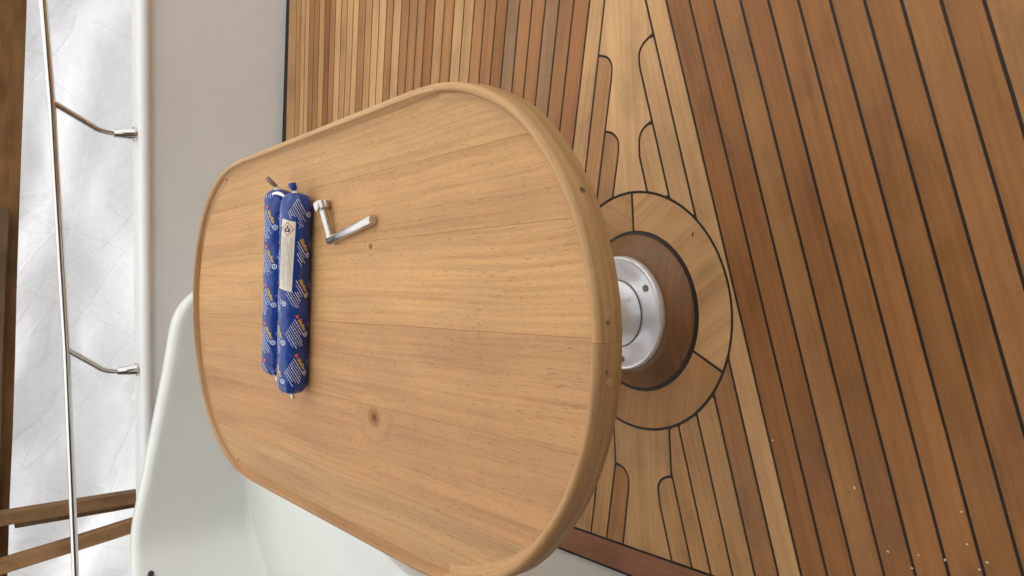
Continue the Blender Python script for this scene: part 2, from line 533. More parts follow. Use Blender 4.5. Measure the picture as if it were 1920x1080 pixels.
def strip_piece(name, a, b, bev, color, rot):
    n = len(a)
    org = ((a[0][0] + a[-1][0]) / 2, (a[n // 2][1] + b[n // 2][1]) / 2)
    c, s = math.cos(-rot), math.sin(-rot)
    def loc(p, z):
        x, y = p[0] - org[0], p[1] - org[1]
        return (c * x - s * y, s * x + c * y, z)
    v, f = [], []
    for i in range(n):
        e = bev if i == 0 else (-bev if i == n - 1 else 0)
        h = min(bev, (b[i][1] - a[i][1]) * 0.4)
        lo, hi = a[i], b[i]
        v += [loc(lo, -0.008), loc(lo, -bev), loc((lo[0] + e, lo[1] + h), 0), loc((hi[0] + e, hi[1] - h), 0), loc(hi, -bev), loc(hi, -0.008)]
    for i in range(n - 1):
        for k in range(5): f.append([i * 6 + k, (i + 1) * 6 + k, (i + 1) * 6 + k + 1, i * 6 + k + 1])
    f.append([0, 1, 2, 3, 4, 5]); q = (n - 1) * 6; f.append([q + 5, q + 4, q + 3, q + 2, q + 1, q])
    return mesh_obj(name, v, f, M['deck'], deck, color=color, loc=(org[0], org[1], 0), rotz=rot)


def grow(fn, sgn):
    """seam moved by half its width at right angles, also where it curls"""
    def g_(x):
        best = None
        for i in range(-6, 7):
            d = G * i / 6
            y = fn(x + d) + sgn * math.sqrt(max(0, G * G - d * d))
            if abs(y) > 50: y = sgn * -1e9 if (y > 0) == (sgn > 0) else y
            best = y if best is None else (max(best, y) if sgn > 0 else min(best, y))
        return best
    return g_


def ring_low(x, r):
    d = x - CX
    return CY - math.sqrt(r * r - d * d) if abs(d) < r else 1e9


def curve(pts):                              # piecewise linear y(x) from sorted points
    pts = sorted(pts)
    def f(x):
        if x <= pts[0][0]: return pts[0][1]
        for (x0, y0), (x1, y1) in zip(pts, pts[1:]):
            if x <= x1: return y0 + (y1 - y0) * (x - x0) / (x1 - x0)
        return pts[-1][1]
    return f


ON = {0: 0.907, 1: 0.952, 2: 1.0010, 3: 1.0500, 4: 1.1000, 5: 1.1430, 6: 1.1905}
for k in range(1, 34): ON[-k] = 0.907 - 0.0486 * k
NL = {k: near_line(o) for k, o in ON.items()}

# near planks below the ring, running the whole width
ND = (0.295, 0.137, 0.048)
near_tone = {-1: DK, -2: DK, -3: (0.345, 0.17, 0.062), -4: (0.29, 0.128, 0.044), -5: (0.30, 0.138, 0.047), -6: (0.315, 0.145, 0.05), -7: (0.295, 0.134, 0.045), -8: (0.30, 0.138, 0.047), -9: (0.325, 0.152, 0.053), -10: (0.30, 0.138, 0.047), -11: (0.36, 0.18, 0.066)}
for k in range(-1, -34, -1):
    strip('plank', NL[k], NL[k + 1], XL + G, XR, T_NEAR, jit(near_tone.get(k, random.choice([DK, ND, BR])), 0.03))


def smooth_pts(pts, n=6):                    # Catmull-Rom through measured points
    out = []
    for i in range(len(pts) - 1):
        p0 = pts[max(0, i - 1)]; p1 = pts[i]; p2 = pts[i + 1]; p3 = pts[min(len(pts) - 1, i + 2)]
        for k in range(n):
            t = k / n
            out.append(tuple(0.5 * (2 * p1[a] + (p2[a] - p0[a]) * t + (2 * p0[a] - 5 * p1[a] + 4 * p2[a] - p3[a]) * t * t + (-p0[a] + 3 * p1[a] - 3 * p2[a] + p3[a]) * t ** 3) for a in (0, 1)))
    out.append(pts[-1])
    return out


# the two nibbed ends of the right-hand planks and the one on the left (x, y on the seam)
nib1 = smooth_pts([(0.399, 1.0745), (0.392, 1.091), (0.385, 1.102), (0.375, 1.110), (0.363, 1.1125), (0.344, 1.111)])
nib2 = smooth_pts([(0.244, 1.0875), (0.238, 1.102), (0.231, 1.113), (0.220, 1.1200), (0.207, 1.1225), (0.186, 1.1225)])
nibl = smooth_pts([(-0.409, 1.0795), (-0.414, 1.094), (-0.420, 1.105), (-0.430, 1.112), (-0.441, 1.1145), (-0.470, 1.112)])


def nib_hi(nib, line):                       # seam of the plank, closing down through its rounded nib
    x_end, x_in = nib[0][0], nib[-1][0]
    c = curve(nib)
    return lambda x: line(x) if x <= x_in else (c(x) if x <= x_end else -1.0)


def with_ring(hi, extra=0.0):
    return lambda x: min(hi(x), ring_low(x, R1 + extra))


kedge = lambda x: 1.0795                     # straight shoulder of the left king plank
strip('plank', NL[0], with_ring(NL[1]), XL + G, XR, T_NEAR, jit(LT, 0.03), step=0.008)
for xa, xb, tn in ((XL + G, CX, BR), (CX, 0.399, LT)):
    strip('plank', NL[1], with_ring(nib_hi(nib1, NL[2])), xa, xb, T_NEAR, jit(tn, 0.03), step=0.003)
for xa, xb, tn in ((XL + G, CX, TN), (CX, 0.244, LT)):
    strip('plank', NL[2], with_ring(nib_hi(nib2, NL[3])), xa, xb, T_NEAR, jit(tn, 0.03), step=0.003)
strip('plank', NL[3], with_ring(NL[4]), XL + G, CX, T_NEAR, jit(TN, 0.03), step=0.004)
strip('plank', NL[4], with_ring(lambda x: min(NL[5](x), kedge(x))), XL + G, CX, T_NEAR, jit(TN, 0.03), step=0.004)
nl_hi = lambda x: NL[6](x) if x <= nibl[-1][0] else (curve(nibl)(x) if x < -0.409 else -1)
strip('plank', NL[5], nl_hi, XL + G, -0.409, T_NEAR, jit(TN, 0.03), step=0.002)

# far family: seams fan from 14.6 to 11.4 degrees and carry on to the coaming
far_pts = [(0.916, 2.697), (0.905, 2.657), (0.895, 2.622), (0.885, 2.588), (0.874, 2.550), (0.863, 2.509), (0.851, 2.468), (0.841, 2.431), (0.830, 2.391), (0.818, 2.350),
           (0.807, 2.310), (0.796, 2.271), (0.785, 2.233), (0.773, 2.191), (0.762, 2.150), (0.750, 2.108), (0.738, 2.066), (0.727, 2.027), (0.715, 1.983), (0.703, 1.941),
           (0.691, 1.898), (0.680, 1.857), (0.667, 1.813), (0.655, 1.769), (0.642, 1.725), (0.630, 1.682), (0.618, 1.639), (0.606, 1.595), (0.593, 1.550), (0.581, 1.508),
           (0.569, 1.464), (0.557, 1.420), (0.544, 1.376), (0.532, 1.331), (0.519, 1.286), (0.506, 1.239), (0.494, 1.1965)]
FL = []
fang = []
for i, (x0, y0) in enumerate(far_pts):
    a = R(-11.6 - 3.2 * i / 36.0) if i < 36 else R(-14.2)
    fang.append(a)
    FL.append((lambda x0, y0, a: (lambda x: y0 + math.tan(a) * (x - x0)))(x0, y0, a))
top_edge = lambda x: 2.760 + math.tan(R(-13.4)) * (x - 0.933)
far_tone = 'T T L L B B T D B L T L L O T L L B L B B B D T O L T O B D G B B G B R L'.split()
TONE = dict(T=TN, L=LT, B=BR, D=DK, O=OR, G=GY, R=(0.36, 0.158, 0.060))
strip('margin_plank', FL[0], top_edge, -0.62, XR, fang[0], TONE['T'], step=0.2)
for i in range(36):
    strip('plank', FL[i + 1], FL[i], XL + G, XR, fang[i], jit(TONE[far_tone[i + 1]], 0.04), step=0.25)
FLN = {0: FL[36], 1: lambda x: 1.1965 - 0.2595 * (x - 0.310), 2: lambda x: 1.2005 - 0.2595 * (x - 0.115)}
mir = lambda pts: [(x, 2 * AX - y) for x, y in pts]
fnib1 = smooth_pts([(0.393, 1.2215), (0.387, 1.203), (0.380, 1.193), (0.369, 1.1865), (0.357, 1.1860), (0.340, 1.1887)])
fnib2 = smooth_pts([(0.244, 1.2125), (0.239, 1.196), (0.230, 1.184), (0.219, 1.178), (0.205, 1.1785), (0.186, 1.1821)])


def ring_high(x, r):
    d = x - CX
    return CY + math.sqrt(r * r - d * d) if abs(d) < r else -1e9


def nib_lo(nib, line):
    c = curve(nib)
    return lambda x: line(x) if x <= nib[-1][0] else (c(x) if x <= nib[0][0] else 9.0)


strip('plank', lambda x: max(nib_lo(fnib1, FLN[1])(x), ring_high(x, R1)), FLN[0], CX, 0.393, R(-14.5), jit((0.40, 0.215, 0.09), 0.02), step=0.003)
strip('plank', lambda x: max(nib_lo(fnib2, FLN[2])(x), ring_high(x, R1)), FLN[1], CX, 0.244, R(-14.5), jit((0.41, 0.225, 0.095), 0.02), step=0.003)
# left of the ring, mostly under the table
LF1 = lambda x: 1.229 - 0.2375 * (x + 0.409)
LF2 = lambda x: 1.297 - 0.235 * (x + 0.494)
LF0 = lambda x: 1.219 - 0.205 * (x + 0.572)
lnib = smooth_pts([(-0.409, 1.2290), (-0.412, 1.214), (-0.419, 1.2015), (-0.432, 1.1945), (-0.450, 1.1945), (-0.475, 1.1991)])
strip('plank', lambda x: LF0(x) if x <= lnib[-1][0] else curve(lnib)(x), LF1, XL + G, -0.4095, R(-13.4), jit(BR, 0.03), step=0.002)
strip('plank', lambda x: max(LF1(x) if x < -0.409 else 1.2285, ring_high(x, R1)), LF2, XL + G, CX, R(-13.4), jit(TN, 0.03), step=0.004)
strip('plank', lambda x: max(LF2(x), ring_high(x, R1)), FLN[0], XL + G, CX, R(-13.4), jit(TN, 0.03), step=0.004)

# king planks: right of the ring with four nib sockets, left of it with two
def arc(a0, a1, r, n=10):
    return [(CX + r * math.cos(R(a0 + (a1 - a0) * i / n)), CY + r * math.sin(R(a0 + (a1 - a0) * i / n))) for i in range(n + 1)]


rr = R1 + G


def king(name, lo, hi, xa, xb, color, arc_side, nc=170, nr=7):
    gl, gh = grow(lo, 1), grow(hi, -1)
    v, f = [], []
    for i in range(nc + 1):
        for j in range(nr + 1):
            t = j / nr
            if arc_side > 0:
                y0 = gl(xa) + t * (gh(xa) - gl(xa))
                x0 = CX + math.sqrt(rr * rr - (y0 - CY) ** 2); x1 = xb
            else:
                y0 = gl(xb) + t * (gh(xb) - gl(xb))
                x0 = xa; x1 = CX - math.sqrt(rr * rr - (y0 - CY) ** 2)
            x = x0 + (x1 - x0) * i / nc
            v.append((x, gl(x) + t * (gh(x) - gl(x)), 0.0))
    for i in range(nc):
        for j in range(nr):
            a = i * (nr + 1) + j
            f.append([a, a + nr + 1, a + nr + 2, a + 1])
    edge = [i * (nr + 1) for i in range(nc + 1)] + [nc * (nr + 1) + j for j in range(1, nr + 1)] + [i * (nr + 1) + nr for i in range(nc - 1, -1, -1)] + [j for j in range(nr - 1, 0, -1)]
    b0 = len(v)
    for e in edge: v.append((v[e][0], v[e][1], -0.008))
    for k in range(len(edge)):
        k2 = (k + 1) % len(edge)
        f.append([edge[k], b0 + k, b0 + k2, edge[k2]])
    return mesh_obj(name, v, f, M['deck'], deck, color=color)


def piece(parts):                            # [(x_from, fn)], ascending
    def fn(x):
        r = parts[0][1]
        for x0, g_ in parts:
            if x >= x0: r = g_
        return r(x)
    return fn


klo = piece([(-9, NL[3]), (nib2[-1][0], curve(nib2)), (0.244, NL[2]), (nib1[-1][0], curve(nib1)), (0.399, NL[1])])
khi = piece([(-9, FLN[2]), (fnib2[-1][0], curve(fnib2)), (0.244, FLN[1]), (fnib1[-1][0], curve(fnib1)), (0.393, FLN[0])])
king('king_plank', klo, khi, 0.115, 0.70, (0.585, 0.345, 0.152), 1, 330)
klo = piece([(-9, NL[6]), (nibl[-1][0], curve(nibl)), (-0.409, kedge)])
khi = piece([(-9, LF0), (lnib[-1][0], curve(lnib)), (-0.409, lambda x: 1.2285)])
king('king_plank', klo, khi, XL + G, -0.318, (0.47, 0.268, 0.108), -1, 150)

# ring round the pedestal, three curved pieces, wider bead of caulk inside
ring_in, ring_out = R2, R1 - G - 0.0003
for a0, a1, tn, gr_ in ((0, 120, TN, 60), (120, 243, (0.40, 0.215, 0.085), -10), (243, 360, (0.525, 0.305, 0.135), -58)):
    da = math.degrees(G / 0.19)
    pts = arc(a0 + da, a1 - da, ring_out, 40) + arc(a1 - da * 1.25, a0 + da * 1.25, ring_in, 34)
    prism('ring_segment', pts, 0.0, -0.008, 0.0006, M['deck'], deck, jit(tn, 0.01), R(gr_))
bead = lathe('caulk_bead', [(0.1430, -0.002), (0.1452, 0.0030), (0.148, 0.0020), (0.1512, 0.0008), (0.1520, -0.0010), (0.1521, -0.003)], M['caulk'], deck, (CX, CY, 0), 96)
sp = mesh_obj('splinter', [(0.029, 1.0015, 0.0008), (0.0365, 0.999, 0.0008), (0.037, 1.0005, 0.0008), (0.030, 1.0035, 0.0008), (0.033, 1.001, 0.002)],
              [[0, 1, 4], [1, 2, 4], [2, 3, 4], [3, 0, 4]], M['black'], deck)

# hardwood sill along the foot of the bench
prism('sill_plank', [(-0.6255, -0.85), (XL - G, -0.85), (XL - G, 2.40), (-0.6255, 2.40)], 0.0015, -0.02, 0.0008, M['deck'], deck, (0.27, 0.118, 0.06), R(90))

# hull under the deck
hull_v, hull_f = [], []
hs_ = [(-2.4, -1.6), (2.4, -1.6), (2.4, 2.25), (-2.4, 3.45)]
for z, k in ((-0.061, 1.0), (-0.5, 0.97), (-1.1, 0.86), (-1.6, 0.6)):
    for x, y in hs_: hull_v.append((x * k, 0.9 + (y - 0.9) * k, z))
for i in range(3):
    for j in range(4): hull_f.append([i * 4 + j, i * 4 + (j + 1) % 4, (i + 1) * 4 + (j + 1) % 4, (i + 1) * 4 + j])
hull_f += [[12, 13, 14, 15], [0, 1, 2, 3]]
tag(mesh_obj('hull', hull_v, hull_f, M['hull']), 'white boat hull below the teak deck', 'hull')


# unseen tall cupboard added on the bench to darken the near left deck
M['locker'] = plain('dark_locker_wood', (0.12, 0.06, 0.028), 0.45, var=0.2, vscale=6)
lk = empty('locker', (-1.05, 0.1, 0.352))
bpy.context.view_layer.update()
def WL(o):
    o.parent = lk; o.matrix_parent_inverse = lk.matrix_world.inverted(); return o
for nm, (xa, ya, za, xb, yb, zb) in (('carcass', (-1.42, -0.28, 0.353, -0.70, 0.92, 1.75)), ('top', (-1.45, -0.30, 1.753, -0.66, 0.95, 1.79)), ('door', (-0.698, -0.24, 0.40, -0.675, 0.16, 1.70)), ('door', (-0.698, 0.17, 0.40, -0.675, 0.56, 1.70)), ('door', (-0.698, 0.57, 0.40, -0.675, 0.90, 1.70))):
    v = [(x, y, z) for z in (za, zb) for x, y in ((xa, ya), (xb, ya), (xb, yb), (xa, yb))]
    WL(mesh_obj(nm, v, [[0, 3, 2, 1], [4, 5, 6, 7], [0, 1, 5, 4], [1, 2, 6, 5], [2, 3, 7, 6], [3, 0, 4, 7]], M['locker']))
tag(lk, 'tall dark wooden locker standing on the near end of the bench', 'locker')


# ------------------------------------------------------------------ coaming beyond the deck
def sweep(name, path, normals, sections, mat, parent=None, angle=30):
    """sections[i] = list of (out, z) at path[i]; out along normals[i]"""
    v, f = [], []
    n = len(sections[0])
    for p, nn, s in zip(path, normals, sections):
        for o_, z in s: v.append((p[0] + nn[0] * o_, p[1] + nn[1] * o_, z))
    for i in range(len(path) - 1):
        for k in range(n - 1):
            f.append([i * n + k, i * n + k + 1, (i + 1) * n + k + 1, (i + 1) * n + k])
        f.append([i * n + n - 1, i * n, (i + 1) * n, (i + 1) * n + n - 1])
    f.append(list(range(n))); f.append([(len(path) - 1) * n + k for k in range(n)][::-1])
    o = mesh_obj(name, v, f, mat, parent)
    return smooth_by_angle(o, angle)


dx = Vector((1, -0.2528, 0)).normalized(); nx = Vector((-dx.y, dx.x, 0))
sec = [(0.0, -0.058), (0.0, 0.10), (0.0, 0.25), (0.0, 0.425), (-0.001, 0.434), (-0.005, 0.4405), (-0.0105, 0.4435), (-0.0155, 0.448), (-0.018, 0.455), (-0.0175, 0.462), (-0.014, 0.469),
       (-0.007, 0.4745), (0.003, 0.477), (0.02, 0.478), (0.085, 0.479), (0.096, 0.476), (0.103, 0.468), (0.105, 0.455), (0.105, -0.058)]
xs = [-2.3 + 4.3 * i / 30 for i in range(31)]
co = sweep('coaming', [(x, COAM(x)) for x in xs], [nx] * 31, [sec] * 31, M['gel_wall'])
tag(co, 'low white moulded coaming with rolled top along the far deck edge', 'coaming')

# handrail with two kneed stanchions
rail = empty('handrail', (0.481, 2.942, 0.479))
def W(o):                                   # keep world placement under a moved parent
    o.matrix_parent_inverse = rail.matrix_world.inverted(); return o
bpy.context.view_layer.update()
rp = [(1.9, 2.59, 0.775), (0.855, 2.847, 0.736), (0.552, 2.924, 0.7205), (-0.213, 3.117, 0.700), (-1.034, 3.325, 0.692), (-1.7, 3.49, 0.69)]
rp = smooth_pts([(p[0], p[1]) for p in rp], 6)
zc = curve([(1.9, 0.775), (0.855, 0.736), (0.552, 0.7205), (-0.213, 0.700), (-1.034, 0.692), (-1.7, 0.69)])
W(tube('rail_tube', [(x, y, zc(x)) for x, y in rp], 0.0118, M['steel'], rail, 24))
for (tx, ty, tz), (bx_, by_) in (((0.563, 2.921, 0.715), (0.481, 2.942)), ((-0.213, 3.117, 0.699), (-0.307, 3.141))):
    A = Vector((tx, ty, tz)); K = Vector((bx_, by_, 0.575)); B = Vector((bx_, by_, 0.515))
    path = [A] + [A.lerp(K, t) for t in (0.3, 0.6, 0.8)]
    P0 = A.lerp(K, 0.8); P2 = B
    for i in range(1, 9):
        t = i / 8
        path.append(P0.lerp(K, t).lerp(K.lerp(P2, t), t))
    st = W(tube('stanchion', path, 0.0098, M['steel'], rail, 20))
    soc = tube('socket', [(bx_, by_, 0.546), (bx_, by_, 0.544), (bx_, by_, 0.4865), (bx_, by_, 0.4862), (bx_, by_, 0.4792)], [0.0118, 0.0128, 0.0195, 0.0235, 0.0235], M['steel'], st, 24)
tag(rail, 'polished stainless handrail on two bent stanchions above the white coaming', 'handrail')

# ------------------------------------------------------------------ bench moulding
bench = empty('bench', (-0.62, 1.2, 0))
bpy.context.view_layer.update()
def WB(o):
    o.matrix_parent_inverse = bench.matrix_world.inverted(); return o
ys = [-0.3 + 2.73 * i / 20 for i in range(21)]
ssec = [(-0.628, -0.02), (-0.627, 0.004), (-0.6245, 0.012), (-0.6225, 0.03), (-0.612, 0.20), (-0.6035, 0.318), (-0.6045, 0.332), (-0.610, 0.3425), (-0.620, 0.3485), (-0.634, 0.350), (-0.80, 0.350), (-1.45, 0.352), (-1.45, -0.02)]
ys = [-0.3, 0.2, 0.7, 1.1] + [1.35 + 0.02 * i for i in range(20)] + [1.8, 2.0, 2.2, 2.43]
frontx = lambda y: 0.0 + 0.036 * ease(min(1, max(0, (y - 1.46) / 0.22))) - 0.004
seat = WB(sweep('seat', [(frontx(y), y) for y in ys], [(1, 0)] * len(ys), [ssec] * len(ys), M['gel'], bench))
# back: from its rounded free end behind the table, along the end of the bench, round the corner and forwards
pl = [(0.030, 2.415), (0.022, 2.415), (0.012, 2.415), (0.0, 2.415), (-0.012, 2.415), (-0.030, 2.415), (-0.045, 2.415), (-0.065, 2.415), (-0.085, 2.415), (-0.11, 2.415), (-0.14, 2.415), (-0.17, 2.415), (-0.25, 2.415), (-0.39, 2.415), (-0.53, 2.415), (-0.62, 2.4155)]
c0 = Vector((-0.708, 2.417)); dl = Vector((-0.774, -0.634))
for i in range(9):
    t = i / 8
    a = Vector((-0.65, 2.4155)); b = c0 + dl * 0.06
    q = a.lerp(c0, t).lerp(c0.lerp(b, t), t)
    pl.append((q.x, q.y))
for d in (0.12, 0.25, 0.45, 0.7): pl.append(tuple(c0 + dl * d))
hz = curve([(-1.3, 0.745), (-0.80, 0.688), (-0.70, 0.670), (-0.66, 0.661), (-0.615, 0.650), (-0.533, 0.628), (-0.394, 0.593), (-0.253, 0.557), (-0.168, 0.538), (-0.14, 0.532), (-0.11, 0.523), (-0.085, 0.510), (-0.065, 0.495), (-0.045, 0.474), (-0.030, 0.455), (-0.012, 0.425), (0.0, 0.395), (0.012, 0.35), (0.022, 0.28), (0.030, 0.06)])
secs, nor = [], []
for i, p in enumerate(pl):
    a = Vector(pl[max(0, i - 1)]); b = Vector(pl[min(len(pl) - 1, i + 1)])
    t = (b - a).normalized(); nn = Vector((t.y, -t.x))
    if nn.y < 0 and t.x < 0 and abs(nn.y) > 0.3: nn = -nn
    nor.append((nn.x, nn.y))
    h = hz(p[0]); r = 0.024
    r = min(r, h * 0.4)
    s = [(-0.022, -0.02), (-0.022, 0.30), (-0.022, 0.349), (-0.012, 0.3525), (-0.005, 0.360), (0.0, 0.375)] if h > 0.42 else [(0, -0.02), (0, h * 0.3), (0, h * 0.4), (0, h * 0.45), (0, h * 0.5), (0, h * 0.55)]
    s += [(0.0, h - r * 1.3)]
    for k in range(1, 8):
        a_ = math.pi / 2 * k / 7
        s.append((r * (1 - math.cos(a_)), h - r + r * math.sin(a_)))
    s += [(0.046, h - 0.001), (0.054, h - 0.005), (0.058, h - 0.014), (0.058, -0.02)]
    secs.append(s)
WB(sweep('backrest', pl, nor, secs, M['gel'], bench, 40))
fs = WB(tube('snap_stud', [(-0.7755, 2.3595, 0.640), (-0.771, 2.354, 0.640), (-0.769, 2.3515, 0.640)], [0.008, 0.0075, 0.004], M['black'], bench, 14))
tag(bench, 'glossy white moulded bench with high curved back to the left of the table', 'bench')

# ------------------------------------------------------------------ cockpit table
TX, HW = -0.087, 0.2985
gtab = [(0, 0), (.1, .008), (.2, .036), (.3, .083), (.37, .135), (.43, .19), (.49, .265), (.53, .345), (.56, .42), (.58, .495), (.592, .575), (.597, .68)]
gtab = [(a * 0.5, b * 0.5) for a, b in gtab]
Y0, Y1, SH = 0.5655, 1.881, -0.09
half = smooth_pts(gtab, 6)
out = []
for x, gq in half: out.append((TX + x, Y0 + gq + SH * x))
out.append((TX + HW, 1.22))
for x, gq in half[::-1]: out.append((TX + x, Y1 - gq + SH * x))
for x, gq in half[1:]: out.append((TX - x, Y1 - gq - SH * x))
out.append((TX - HW, 1.22))
for x, gq in half[::-1][:-1]: out.append((TX - x, Y0 + gq - SH * x))


def resample(p, n):
    p = p + [p[0]]
    L = [0]
    for a, b in zip(p, p[1:]): L.append(L[-1] + math.hypot(b[0] - a[0], b[1] - a[1]))
    res, j = [], 0
    for i in range(n):
        s = L[-1] * i / n
        while L[j + 1] < s: j += 1
        t = (s - L[j]) / (L[j + 1] - L[j])
        res.append((p[j][0] + (p[j + 1][0] - p[j][0]) * t, p[j][1] + (p[j + 1][1] - p[j][1]) * t))
    return res


NO = 360
OUT = resample(out, NO)
for _ in range(6):
    OUT = [((OUT[i - 1][0] + 2 * OUT[i][0] + OUT[(i + 1) % NO][0]) / 4, (OUT[i - 1][1] + 2 * OUT[i][1] + OUT[(i + 1) % NO][1]) / 4) for i in range(NO)]
INN = []
for i in range(NO):
    a, b = OUT[i - 1], OUT[(i + 1) % NO]
    t = Vector((b[0] - a[0], b[1] - a[1])).normalized()
    INN.append((-t.y, t.x))
ZR = 0.620                                   # crest of the fiddle
ZT = 0.609                                   # table surface
table = empty('cockpit_table', (CX, CY, 0))
bpy.context.view_layer.update()
def WT(o):
    o.matrix_parent_inverse = table.matrix_world.inverted(); return o

common = [(0.0030, -0.0325), (0.0010, -0.0318), (0.0, -0.0295), (0.0, -0.0075), (0.0004, -0.0042), (0.0018, -0.0016), (0.0042, -0.0003), (0.0064, 0.0)]
prof_side = common + [(0.0084, -0.0006), (0.0100, -0.0030), (0.0112, -0.0062), (0.0128, -0.0092), (0.0152, -0.0113), (0.0152, -0.031)]


def prof_end(w):                             # corner blocks: inner lip swells towards the straight sides
    return common + [(0.0086, -0.0005), (0.0102, -0.0022), (0.0112, -0.0052), (0.0120, -0.0082), (0.0138 + w, -0.0114), (0.0138 + w, -0.031)]


def idx_near(x, y):
    return min(range(NO), key=lambda i: (OUT[i][0] - x) ** 2 + (OUT[i][1] - y) ** 2)


joints = [idx_near(-0.081, 0.566), idx_near(0.200, 0.830), idx_near(0.200, 1.62), idx_near(-0.079, 1.882), idx_near(-0.375, 1.66), idx_near(-0.373, 0.86)]
rim_tone = [(0.50, 0.290, 0.120), (0.53, 0.325, 0.145), (0.46, 0.265, 0.112), (0.46, 0.262, 0.110), (0.42, 0.222, 0.088), (0.48, 0.275, 0.112)]
for q in range(6):
    i0, i1 = joints[q], joints[(q + 1) % 6]
    if i1 <= i0: i1 += NO
    swell = {0: lambda t: t, 2: lambda t: 1 - t, 3: lambda t: t, 5: lambda t: 1 - t}.get(q)
    pr = prof_side
    ids = list(range(i0, i1 + 1))
    v, f = [], []
    n = len(pr)
    s = 0.0
    # local frame along the piece so that the grain runs along it
    for c_, i in enumerate(ids):
        p = OUT[i % NO]; nn = INN[i % NO]
        ee = 0.0002 if c_ == 0 else (-0.0002 if c_ == len(ids) - 1 else 0)
        if swell:
            t_ = swell(c_ / (len(ids) - 1)); pr = prof_end(0.0085 * ease(min(1, max(0, (t_ - 0.35) / 0.5))))
        for (d, z) in pr:
            v.append((p[0] + nn[0] * d + nn[1] * ee, p[1] + nn[1] * d - nn[0] * ee, ZR + z))
    for a in range(len(ids) - 1):
        for k in range(n - 1): f.append([a * n + k, a * n + k + 1, (a + 1) * n + k + 1, (a + 1) * n + k])
        f.append([a * n + n - 1, a * n, (a + 1) * n, (a + 1) * n + n - 1])
    f.append(list(range(n))); f.append([(len(ids) - 1) * n + k for k in range(n)][::-1])
    p0, p1 = OUT[i0 % NO], OUT[i1 % NO]
    ang = math.atan2(p1[1] - p0[1], p1[0] - p0[0])
    ca, sa = math.cos(-ang), math.sin(-ang)
    v = [((x - p0[0]) * ca - (y - p0[1]) * sa, (x - p0[0]) * sa + (y - p0[1]) * ca, z) for x, y, z in v]
    o = mesh_obj('rim', v, f, M['rim'], table, color=rim_tone[q])
    o.location = (p0[0] - CX, p0[1] - CY, 0); o.rotation_euler = (0, 0, ang)
    smooth_by_angle(o, 38)
    uvl = o.data.uv_layers.new(name='along')
    sl = [0.0]
    for i in ids[1:]:
        p, pp = OUT[i % NO], OUT[(i - 1) % NO]
        sl.append(sl[-1] + math.hypot(p[0] - pp[0], p[1] - pp[1]))
    tl = [0.0]
    for (d0, z0), (d1, z1) in zip(pr, pr[1:]): tl.append(tl[-1] + math.hypot(d1 - d0, z1 - z0))
    for lp in o.data.loops:
        uvl.data[lp.index].uv = (sl[lp.vertex_index // n] + q * 3.0, tl[lp.vertex_index % n] + q * 1.7)
    if q in (0, 5):
        rims = o
        bpy.context.view_layer.update()
        for (px, pz, pr_, tn) in (((-0.054, 0.604, 0.0042, (0.52, 0.34, 0.18)), (-0.064, 0.6065, 0.0023, (0.20, 0.115, 0.06))) if q == 0 else ((-0.115, 0.6035, 0.0042, (0.50, 0.32, 0.17)), (-0.1095, 0.6075, 0.0024, (0.22, 0.13, 0.065)))):
            i = idx_near(px, 0.566); nn = INN[i]; p = OUT[i]
            pg = tube('wood_plug', [(p[0] + nn[0] * 0.002, p[1] + nn[1] * 0.002, pz), (p[0] - nn[0] * 0.0003, p[1] - nn[1] * 0.0003, pz)], pr_, M['plug'], None, 16)
            pg.parent = rims; pg.matrix_parent_inverse = rims.matrix_world.inverted(); pg.color = (*tn, 1)
    if q == 0:
        i = idx_near(0.066, 0.592); nn = INN[i]; p = OUT[i]
        pg = tube('knot', [(p[0] + nn[0] * 0.002, p[1] + nn[1] * 0.002, 0.603), (p[0] - nn[0] * 0.0003, p[1] - nn[1] * 0.0003, 0.603)], 0.0033, M['plug'], None, 9)
        pg.parent = rims; pg.matrix_parent_inverse = rims.matrix_world.inverted(); pg.color = (0.17, 0.095, 0.045, 1)

BI = [(OUT[i][0] + INN[i][0] * 0.013, OUT[i][1] + INN[i][1] * 0.013) for i in range(NO)]


def cross(x):
    ysx = []
    for i in range(NO):
        a, b = BI[i], BI[(i + 1) % NO]
        if (a[0] - x) * (b[0] - x) <= 0 and a[0] != b[0]:
            ysx.append(a[1] + (b[1] - a[1]) * (x - a[0]) / (b[0] - a[0]))
    return min(ysx), max(ysx)


xmin, xmax = min(p[0] for p in BI) + 0.0004, max(p[0] for p in BI) - 0.0004
bj = [xmin, -0.300, -0.1875, -0.0745, 0.0385, 0.1275, xmax]
tones = [(0.475, 0.278, 0.120), (0.495, 0.264, 0.112), (0.520, 0.284, 0.120), (0.565, 0.318, 0.132), (0.550, 0.306, 0.127), (0.545, 0.316, 0.132)]
for i in range(6):
    xa = bj[i] + (0.00012 if i else 0); xb = bj[i + 1] - (0.00012 if i < 5 else 0)
    n = 26
    lo_, hi_ = [], []
    for k in range(n + 1):
        x = xa + (xb - xa) * k / n
        a, b = cross(min(max(x, xmin), xmax)); lo_.append((x, a)); hi_.append((x, b))
    o = prism('board', lo_ + hi_[::-1], ZT, ZT - 0.020, 0.00015, M['table'], table, tones[i], 0.0, origin=(0, 0))
    o.location = (-CX, -CY, 0)

